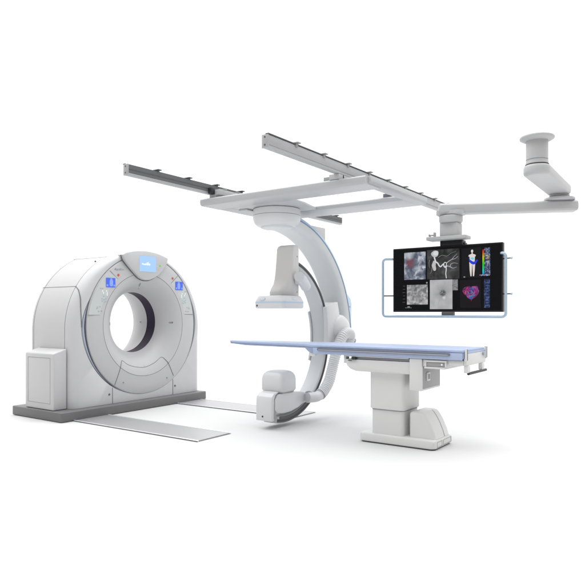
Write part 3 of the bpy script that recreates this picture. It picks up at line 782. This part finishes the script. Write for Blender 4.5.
# ================================================================== CEILING SUPPORT ARM FOR THE MONITOR
s = thing('ceiling_support_arm', (-1.204, 5.177, 2.15), 'grey two-part swivel arm hanging from a round ceiling plate, carrying the monitor', 'ceiling arm')
CX, CYY = -1.204, 5.177
def sl(name, prof, m='monarm', c=(CX, CYY), ang=30, n=56):
    bm = BM(); lathe(bm, prof, c, 'z', n); return fin(bm, name, M[m], s, ang=ang)
sl('ceiling_plate', [(.095, 2.628), (.128, 2.628), (.134, 2.620), (.132, 2.608), (.112, 2.596), (.092, 2.590)], ang=50)
sl('column', [(.083, 2.5898), (.085, 2.586), (.085, 2.440)])
sl('column_seam', [(.082, 2.4398), (.082, 2.435)], 'seam_soft')
sl('column_collar', [(.085, 2.4348), (.085, 2.418), (.088, 2.414), (.088, 2.402)])
def capsule(p, q, r0, r1, n=16):
    p = Vector(p); q = Vector(q); d = (q - p).normalized(); a0 = math.atan2(d.x, -d.y); out = []
    a0 = math.atan2(d.y, d.x) + PI / 2
    for i in range(n + 1):
        a_ = a0 + PI * i / n; out.append((p.x + r0 * math.cos(a_), p.y + r0 * math.sin(a_)))
    for i in range(n + 1):
        a_ = a0 + PI + PI * i / n; out.append((q.x + r1 * math.cos(a_), q.y + r1 * math.sin(a_)))
    return out
p, q = (CX, CYY), (-1.225, 6.11)
bm = BM()
loft(bm, [[(x, y, z) for x, y in capsule(p, q, .104 + o, .104 + o)] for o, z in ((-.035, 2.307), (-.015, 2.310), (-.004, 2.320), (0, 2.336), (0, 2.372), (-.006, 2.388), (-.02, 2.398))])
fin(bm, 'upper_link', M['monarm'], s, ang=50)
sl('link_seam', [(.080, 2.4015), (.092, 2.3985)], 'dark')
K = (-1.225, 6.13)
sl('knuckle', [(.080, 2.3065), (.088, 2.306), (.088, 2.296), (.080, 2.2945), (.080, 2.2915), (.088, 2.2905), (.088, 2.2795)], c=K)
sl('knuckle_disc', [(.11, 2.279), (.132, 2.278), (.137, 2.270), (.135, 2.258), (.12, 2.2505)], c=K, ang=50)
p = Vector((-1.089, 6.205)); q = Vector((-2.225, 5.650))
d = (q - p).normalized(); sd = Vector((-d.y, d.x))
def armsec(pt, hw, z0, z1):
    return [(pt.x + sd.x * u, pt.y + sd.y * u, z) for u, z in ((-hw, z0 + .016), (-hw + .016, z0), (hw - .016, z0), (hw, z0 + .016), (hw, z1 - .018), (hw - .018, z1), (-hw + .018, z1), (-hw, z1 - .018))]
bm = BM(); loft(bm, [armsec(p, .065, 2.165, 2.238), armsec(p + d * .012, .08, 2.153, 2.25), armsec(q - d * .22, .075, 2.153, 2.25), armsec(q - d * .012, .075, 2.155, 2.25), armsec(q, .06, 2.17, 2.24)])
fin(bm, 'lower_arm', M['monarm'], s, bevel=.004, ang=40)
HC = (-2.125, 5.71)
bm = BM(); loft(bm, [[(x, y, z) for x, y in rrect(HC[0] - .132 + o, HC[0] + .142 - o, HC[1] - .085 + o, HC[1] + .085 - o, .05)] for o, z in ((0, 2.185), (0, 2.150), (.012, 2.140), (.03, 2.136))])
fin(bm, 'hub_flange', M['monarm'], s, ang=40)
sl('hub', [(.108, 2.1355), (.112, 2.130), (.112, 2.085), (.104, 2.070), (.09, 2.066)], c=HC)
bm = BM(); box(bm, HC[0] - .088, HC[0] + .088, HC[1] - .07, HC[1] + .07, 1.936, 2.0655); fin(bm, 'drop_post', M['monarm'], s, bevel=.008)
mb = part_box('mount_bar', M['monarm'], s, (-2.335, -1.945, 5.60, 5.76, 1.902, 1.9355), bevel=.006)
bm = BM(); box(bm, -2.285, -2.27, 5.66, 5.70, 1.9355, 1.985); box(bm, -2.325, -2.2855, 5.665, 5.695, 1.953, 1.964); box(bm, -2.335, -2.3255, 5.66, 5.70, 1.947, 1.97)
fin(bm, 'cable_hook', M['monarm'], mb, bevel=.002)

# ================================================================== MONITOR
MY = 5.70
m_ = thing('display_monitor', (-2.18, 5.72, 1.2), 'large black monitor showing six medical images, in a pale blue tube handle frame', 'monitor')
X0, X1, Z0, Z1 = -2.736, -1.628, 1.205, 1.852
part_box('housing', M['bezel'], m_, (X0, X1, MY + .002, MY + .06, Z0, Z1), bevel=.005)
scr = part_box('screen', M['screen'], m_, (X0 + .014, X1 - .014, MY, MY + .0018, Z0 + .016, Z1 - .014), bevel=0)
part_box('rear_mount', M['dark'], m_, (-2.25, -2.0, MY + .0605, MY + .12, 1.45, 1.88), bevel=.006)
part_box('top_mount', M['bezel'], m_, (-2.235, -2.015, MY + .01, MY + .12, 1.8525, 1.9015), bevel=.002)
part_box('lower_mount', M['dark'], m_, (-2.215, -2.10, MY - .006, MY + .055, 1.168, 1.2045), bevel=.004)
hp_ = []
def corner(cx, cz, a0, a1, r=.035, n=6):
    return [(cx + r * math.cos(R(a0 + (a1 - a0) * i / n)), MY - .01, cz + r * math.sin(R(a0 + (a1 - a0) * i / n))) for i in range(n + 1)]
HX0, HX1, HZ0, HZ1 = -2.845, -1.596, 1.160, 1.750
hp_ = [(HX0 + .10, MY + .03, HZ1)] + corner(HX0 + .035, HZ1 - .035, 90, 180) + corner(HX0 + .035, HZ0 + .035, 180, 270) + corner(HX1 - .035, HZ0 + .035, 270, 360) + corner(HX1 - .035, HZ1 - .035, 0, 90) + [(HX1 - .02 - .04, MY + .03, HZ1)]
bm = BM(); tube(bm, hp_, .0125, 14); fin(bm, 'handle_frame', M['tube'], m_)
for zz in (1.372, 1.70):
    bm = BM(); tube(bm, [(X1 + .001, MY + .03, zz), (HX1 + .055, MY - .01, zz)], .006, 10); fin(bm, 'handle_bolt', M['dark'], m_)
    bm = BM(); tube(bm, [(HX1 + .045, MY - .0095, zz), (HX1 + .058, MY - .0105, zz)], .012, 12); fin(bm, 'bolt_cap', M['tube'], m_)
bm = BM(); tube(bm, [(X0 - .001, MY + .03, 1.372), (HX0 - .002, MY - .01, 1.372)], .007, 10); fin(bm, 'handle_bolt', M['dark'], m_)

# ---- screen contents: lit tiles
def img(name, ramp, scale=8, detail=8, extra=None, dist=1.0, strength=.9):
    """emissive procedural picture: noise through a colour ramp"""
    m = bpy.data.materials.new(name); m.use_nodes = True; n = m.node_tree; b = n.nodes['Principled BSDF']
    b.inputs['Base Color'].default_value = (.01, .01, .01, 1); b.inputs['Roughness'].default_value = .5; b.inputs['Specular IOR Level'].default_value = .12
    tcn = n.nodes.new('ShaderNodeTexCoord')
    nz = n.nodes.new('ShaderNodeTexNoise'); nz.inputs['Scale'].default_value = scale; nz.inputs['Detail'].default_value = detail; nz.inputs['Distortion'].default_value = dist
    n.links.new(tcn.outputs['Object'], nz.inputs['Vector'])
    cr_ = n.nodes.new('ShaderNodeValToRGB')
    el = cr_.color_ramp.elements
    el[0].position, el[0].color = ramp[0][0], (*ramp[0][1], 1)
    el[1].position, el[1].color = ramp[-1][0], (*ramp[-1][1], 1)
    for pz, c_ in ramp[1:-1]:
        e = el.new(pz); e.color = (*c_, 1)
    n.links.new(nz.outputs['Fac'], cr_.inputs['Fac'])
    out = cr_.outputs['Color']
    for ex in (extra or []):
        cxy_, rad_, c_, soft = ex      # blob: centre (x,z), radius, colour
        sub = n.nodes.new('ShaderNodeVectorMath'); sub.operation = 'DISTANCE'; sub.inputs[1].default_value = (cxy_[0], MY, cxy_[1])
        geo = n.nodes.new('ShaderNodeNewGeometry'); n.links.new(geo.outputs['Position'], sub.inputs[0])
        ad = n.nodes.new('ShaderNodeMath'); ad.operation = 'MULTIPLY_ADD'; ad.inputs[1].default_value = .05
        n.links.new(nz.outputs['Fac'], ad.inputs[0]); n.links.new(sub.outputs['Value'], ad.inputs[2])
        mrr = n.nodes.new('ShaderNodeMapRange'); mrr.inputs['From Min'].default_value = rad_ + .025 - soft; mrr.inputs['From Max'].default_value = rad_ + .025 + soft
        mrr.inputs['To Min'].default_value = .85; mrr.inputs['To Max'].default_value = 0
        n.links.new(ad.outputs['Value'], mrr.inputs['Value'])
        mx = n.nodes.new('ShaderNodeMix'); mx.data_type = 'RGBA'; n.links.new(mrr.outputs['Result'], mx.inputs['Factor'])
        n.links.new(out, mx.inputs['A']); mx.inputs['B'].default_value = (*c_, 1); out = mx.outputs['Result']
    n.links.new(out, b.inputs['Emission Color']); b.inputs['Emission Strength'].default_value = strength
    return m
def tile(name, x0, x1, z0, z1, m, parent=None, y=MY, th=.001):
    bm = BM(); box(bm, x0, x1, y - th, y - .0001, z0, z1); return fin(bm, name, m, parent or scr, smooth=False)
G = lambda v: (v, v, v * 1.02)
t1 = img('angiogram_grey_blue', [(.30, (.03, .035, .06)), (.47, (.16, .18, .24)), (.58, (.42, .45, .52)), (.72, (.75, .78, .82))], 16, 8, [((-2.545, 1.70), .038, (.22, .05, .07), .012), ((-2.56, 1.785), .03, (.62, .65, .70), .03), ((-2.49, 1.68), .03, (.10, .11, .15), .05)], .5)
tile('angiogram_picture', -2.610, -2.381, 1.531, 1.806, t1)
t2 = img('vessel_picture_dark', [(.3, G(.012)), (.55, G(.045)), (.8, G(.11))], 12, 8, None, 1.0)
vt = tile('vessel_picture', -2.366, -2.036, 1.527, 1.818, t2)
W1 = emat('lit_bone_white', (.66, .67, .68)); W2 = emat('lit_grey', (.30, .31, .32)); W3 = emat('lit_mid_grey', (.5, .5, .52))
def vessel(P, r, m=W1, name='vessel'):
    pts = catmull([(x, MY - .0016, z) for x, z in P], .008)
    r = (r[0] * .8, r[1] * .8); n_ = len(pts); rr_ = [r[0] + (r[1] - r[0]) * i / (n_ - 1) for i in range(n_)]
    bm = BM(); rings = []
    for i, p_ in enumerate(pts):
        dd = (pts[min(i + 1, n_ - 1)] - pts[max(i - 1, 0)]).normalized(); sdn = Vector((-dd.z, 0, dd.x)) * rr_[i]
        rings.append([p_ - sdn, p_ + sdn, p_ + sdn + Vector((0, .0005, 0)), p_ - sdn + Vector((0, .0005, 0))])
    loft(bm, rings); return fin(bm, name, m, vt, smooth=False)
def blob(cx, cz, rx, rz, m, parent, name, y=MY - .0014, wob=.12, n=28, seed=0):
    rd = random.Random(seed); ph = [rd.random() * 6.3 for _ in range(4)]
    P = []
    for i in range(n):
        a_ = 2 * PI * i / n; k_ = 1 + wob * (math.sin(2 * a_ + ph[0]) * .5 + math.sin(3 * a_ + ph[1]) * .35 + math.sin(5 * a_ + ph[2]) * .25)
        P.append((cx + rx * k_ * math.cos(a_), cz + rz * k_ * math.sin(a_)))
    bm = BM(); prism(bm, P, 'y', y - .0004, y + .0004); return fin(bm, name, m, parent, smooth=False)
blob(-2.283, 1.778, .036, .034, W3, vt, 'bone', seed=1); blob(-2.275, 1.782, .024, .022, W1, vt, 'bone', y=MY - .0024, seed=3)
blob(-2.292, 1.66, .022, .045, W3, vt, 'bone', seed=5, wob=.3)
vessel([(-2.29, 1.745), (-2.275, 1.70), (-2.255, 1.685), (-2.24, 1.66), (-2.225, 1.648), (-2.21, 1.662), (-2.195, 1.675), (-2.19, 1.65), (-2.175, 1.64), (-2.16, 1.655)], (.009, .006))
vessel([(-2.195, 1.675), (-2.18, 1.69), (-2.165, 1.68), (-2.17, 1.655), (-2.185, 1.645)], (.005, .004))
vessel([(-2.17, 1.655), (-2.168, 1.62), (-2.172, 1.58), (-2.166, 1.533)], (.006, .005))
vessel([(-2.165, 1.68), (-2.14, 1.70), (-2.11, 1.715), (-2.08, 1.72), (-2.05, 1.742)], (.004, .0015), W3)
vessel([(-2.11, 1.715), (-2.09, 1.74), (-2.06, 1.765)], (.0025, .001), W3)
vessel([(-2.16, 1.655), (-2.13, 1.645), (-2.10, 1.63), (-2.06, 1.64)], (.004, .001), W3)
vessel([(-2.13, 1.645), (-2.12, 1.67), (-2.09, 1.68), (-2.05, 1.672)], (.003, .001), W3)
vessel([(-2.31, 1.65), (-2.32, 1.60), (-2.335, 1.585)], (.003, .001), W2)
vessel([(-2.25, 1.74), (-2.21, 1.76), (-2.16, 1.75), (-2.12, 1.775), (-2.07, 1.79)], (.002, .001), W2)
vessel([(-2.34, 1.72), (-2.345, 1.68), (-2.338, 1.64)], (.003, .001), W2)
# patient body picture
bt = tile('body_map', -2.015, -1.83, 1.53, 1.815, emat('lit_near_black', (.004, .004, .006)))
S1 = emat('lit_skin_grey', (.72, .66, .62)); S2 = emat('lit_deep_blue', (.02, .04, .62)); S3 = emat('lit_cyan', (.15, .62, .85))
blob(-1.913, 1.783, .011, .015, S1, bt, 'head', wob=.03)
def pl(P, m, parent, name, y=MY - .0014):
    bm = BM(); prism(bm, P, 'y', y - .0004, y + .0004); return fin(bm, name, m, parent, smooth=False)
pl([(-1.917, 1.77), (-1.918, 1.758), (-1.944, 1.748), (-1.948, 1.735), (-1.938, 1.73), (-1.935, 1.70), (-1.93, 1.67), (-1.89, 1.67), (-1.887, 1.70), (-1.886, 1.73), (-1.878, 1.735), (-1.880, 1.748), (-1.907, 1.758), (-1.908, 1.77)], S1, bt, 'torso')
pl([(-1.940, 1.68), (-1.936, 1.60), (-1.929, 1.545), (-1.918, 1.545), (-1.914, 1.62), (-1.912, 1.66)], S1, bt, 'leg')
pl([(-1.910, 1.66), (-1.908, 1.62), (-1.905, 1.545), (-1.894, 1.545), (-1.888, 1.60), (-1.882, 1.68)], S1, bt, 'leg')
pl([(-1.942, 1.722), (-1.93, 1.70), (-1.90, 1.682), (-1.882, 1.686), (-1.874, 1.70), (-1.856, 1.698), (-1.878, 1.66), (-1.90, 1.655), (-1.925, 1.665), (-1.942, 1.69)], S2, bt, 'dose_patch', MY - .0024)
pl([(-1.932, 1.722), (-1.92, 1.705), (-1.90, 1.70), (-1.893, 1.712), (-1.905, 1.724)], S3, bt, 'dose_patch', MY - .0034)
nb = 16
for i in range(nb):
    import colorsys
    f_ = i / (nb - 1); h_ = .62 - f_ * .62 if f_ > .05 else .6
    cc = colorsys.hsv_to_rgb(.55 * (1 - f_) , .85, .75)
    tile('scale_step', -1.815, -1.800, 1.56 + .0145 * i, 1.56 + .0145 * (i + 1) - .0004, emat('lit_scale', tuple(v ** 2.0 for v in cc)))
sb = img('side_readout', [(.35, (.01, .015, .04)), (.5, (.05, .07, .16)), (.62, (.25, .3, .42))], 60, 3)
tile('readout', -1.798, -1.742, 1.545, 1.808, sb)
for k, (x_, z_, c_) in enumerate(((-1.772, 1.735, (.6, .5, .1)), (-1.76, 1.72, (.5, .45, .1)), (-1.766, 1.705, (.55, .2, .1)), (-1.765, 1.68, (.5, .5, .5)), (-1.762, 1.665, (.45, .45, .5)))):
    tile('readout_mark', x_ - .012, x_ + .012, z_ - .004, z_ + .004, emat('lit_mark', c_), y=MY - .0012)
for k in range(7):
    tile('readout_mark', -1.84 + .013 * k, -1.832 + .013 * k, 1.548 - .004 * (k % 2), 1.558, emat('lit_mark', ((.5, .2, .15), (.2, .35, .8), (.3, .6, .9))[k % 3]), y=MY - .0014)
tile('caption', -1.995, -1.98, 1.535, 1.545, W2, y=MY - .0012)
# lower row
t4 = img('chest_picture', [(.3, G(.10)), (.45, G(.28)), (.55, G(.42)), (.7, G(.66))], 30, 8, [((-2.50, 1.44), .03, (.10, .11, .11), .035), ((-2.41, 1.435), .026, (.13, .14, .14), .03), ((-2.46, 1.36), .02, (.22, .22, .22), .03), ((-2.59, 1.28), .02, (.7, .7, .7), .05), ((-2.35, 1.28), .02, (.7, .7, .7), .05)], .3)
tile('chest_picture', -2.581, -2.358, 1.280, 1.478, t4)
t5 = img('liver_picture', [(.2, G(.36)), (.5, G(.47)), (.7, G(.54)), (.85, G(.62))], 9, 8, [((-2.22, 1.40), .05, (.30, .30, .31), .05), ((-2.19, 1.345), .010, (.75, .75, .76), .012), ((-2.205, 1.39), .026, (.05, .055, .055), .010)], .3)
lv = tile('liver_picture', -2.336, -2.106, 1.233, 1.521, t5)
for P_ in ([(-2.205, 1.39), (-2.20, 1.44), (-2.185, 1.48), (-2.175, 1.51)], [(-2.205, 1.39), (-2.24, 1.42), (-2.26, 1.47)], [(-2.21, 1.39), (-2.26, 1.38), (-2.31, 1.375)], [(-2.20, 1.38), (-2.15, 1.40), (-2.12, 1.43)], [(-2.21, 1.37), (-2.24, 1.32), (-2.25, 1.27)]):
    o_ = vessel(P_, (.0025, .001), W2)
t6 = img('thumbnail_picture', [(.3, G(.08)), (.6, G(.28)), (.8, G(.45))], 30, 6)
tile('thumbnail_picture', -2.104, -2.052, 1.415, 1.52, t6)
tile('caption', -2.375, -2.36, 1.488, 1.503, W2); tile('caption', -2.575, -2.55, 1.252, 1.262, W2); tile('caption', -2.60, -2.53, 1.246, 1.249, W2)
for k in range(6): tile('caption', -2.63 + .004 * (k % 3), -2.60, 1.30 + .033 * k, 1.307 + .033 * k, emat('lit_faint', (.05, .05, .05)))
hm = tile('heart_picture', -2.03, -1.83, 1.245, 1.51, emat('lit_near_black2', (.005, .002, .004)))
def hmat(name, sc_, cols):
    m = img(name, cols, sc_, 6, None, .6, 1.0); return m
HP_ = []
for i in range(48):
    a_ = 2 * PI * i / 48
    k_ = 1 + .07 * math.sin(3 * a_ + 1) + .05 * math.sin(7 * a_) + .03 * math.sin(11 * a_ + 2)
    u_ = 16 * math.sin(a_) ** 3 / 16; v_ = (13 * math.cos(a_) - 4 * math.cos(2 * a_) - 1.6 * math.cos(3 * a_) - .5 * math.cos(4 * a_)) / 15
    HP_.append((-1.922 + .078 * k_ * u_, 1.395 + .082 * k_ * v_))
hb = pl(HP_, hmat('heart_colours', 22, [(.30, (.01, .005, .02)), (.40, (.16, .01, .08)), (.46, (.34, .015, .14)), (.50, (.02, .01, .03)), (.54, (.03, .05, .22)), (.60, (.22, .02, .18)), (.75, (.5, .22, .1))]), hm, 'heart_shape')
C6 = [(.60, .03, .30), (.42, .03, .42), (.05, .14, .60), (.60, .06, .10), (.06, .42, .55), (.55, .33, .12)]
H6 = [emat('lit_heart', tuple(v * .8 for v in c_)) for c_ in C6]
rd = random.Random(8)
for i in range(46):
    a_ = rd.random() * 2 * PI; r_ = math.sqrt(rd.random()) * .92
    u_ = r_ * math.cos(a_); v_ = r_ * math.sin(a_)
    if v_ > .5 and abs(u_) < .25: continue
    if v_ < -.2 and abs(u_) > .75 + (v_ + .2): continue
    x_ = -1.922 + .076 * u_; z_ = 1.395 + .075 * v_
    ci = rd.choice((0, 0, 5, 1)) if u_ < -.4 else (rd.choice((2, 4, 2, 4)) if abs(u_) < .4 and v_ < .3 else rd.choice((0, 3, 1, 2)))
    ln = .010 + rd.random() * .012; th_ = a_ + PI / 2 + rd.uniform(-.4, .4)
    P_ = [(x_ + ln * (t_ - .5) * math.cos(th_) * 1.8 - u_ * .012 * (2 * t_ - 1) ** 2, z_ + ln * (t_ - .5) * math.sin(th_) * 1.8 - v_ * .012 * (2 * t_ - 1) ** 2) for t_ in (0, .33, .66, 1)]
    pts_ = catmull([(x, MY - .0020 - .00002 * i, z) for x, z in P_], .004); rings = []
    n_ = len(pts_)
    for q_, p_ in enumerate(pts_):
        dd = (pts_[min(q_ + 1, n_ - 1)] - pts_[max(q_ - 1, 0)]).normalized(); rr_ = (.0016 + .0002 * (i % 6)) * (.35 + .65 * math.sin(PI * (q_ + .5) / n_)); sdn = Vector((-dd.z, 0, dd.x)) * rr_
        rings.append([p_ - sdn, p_ + sdn, p_ + sdn + Vector((0, .0002, 0)), p_ - sdn + Vector((0, .0002, 0))])
    bm = BM(); loft(bm, rings); fin(bm, 'heart_muscle', H6[ci], hb, smooth=False)
tile('readout', -1.80, -1.745, 1.245, 1.515, img('side_readout2', [(.35, (.005, .01, .04)), (.55, (.015, .03, .10)), (.7, (.08, .12, .28))], 40, 2))
for k in range(9): tile('readout_mark', -1.79 + .006 * (k % 2), -1.757, 1.262 + .027 * k, 1.266 + .027 * k, emat('lit_mark2', (.10, .16, .35)), y=MY - .0012)
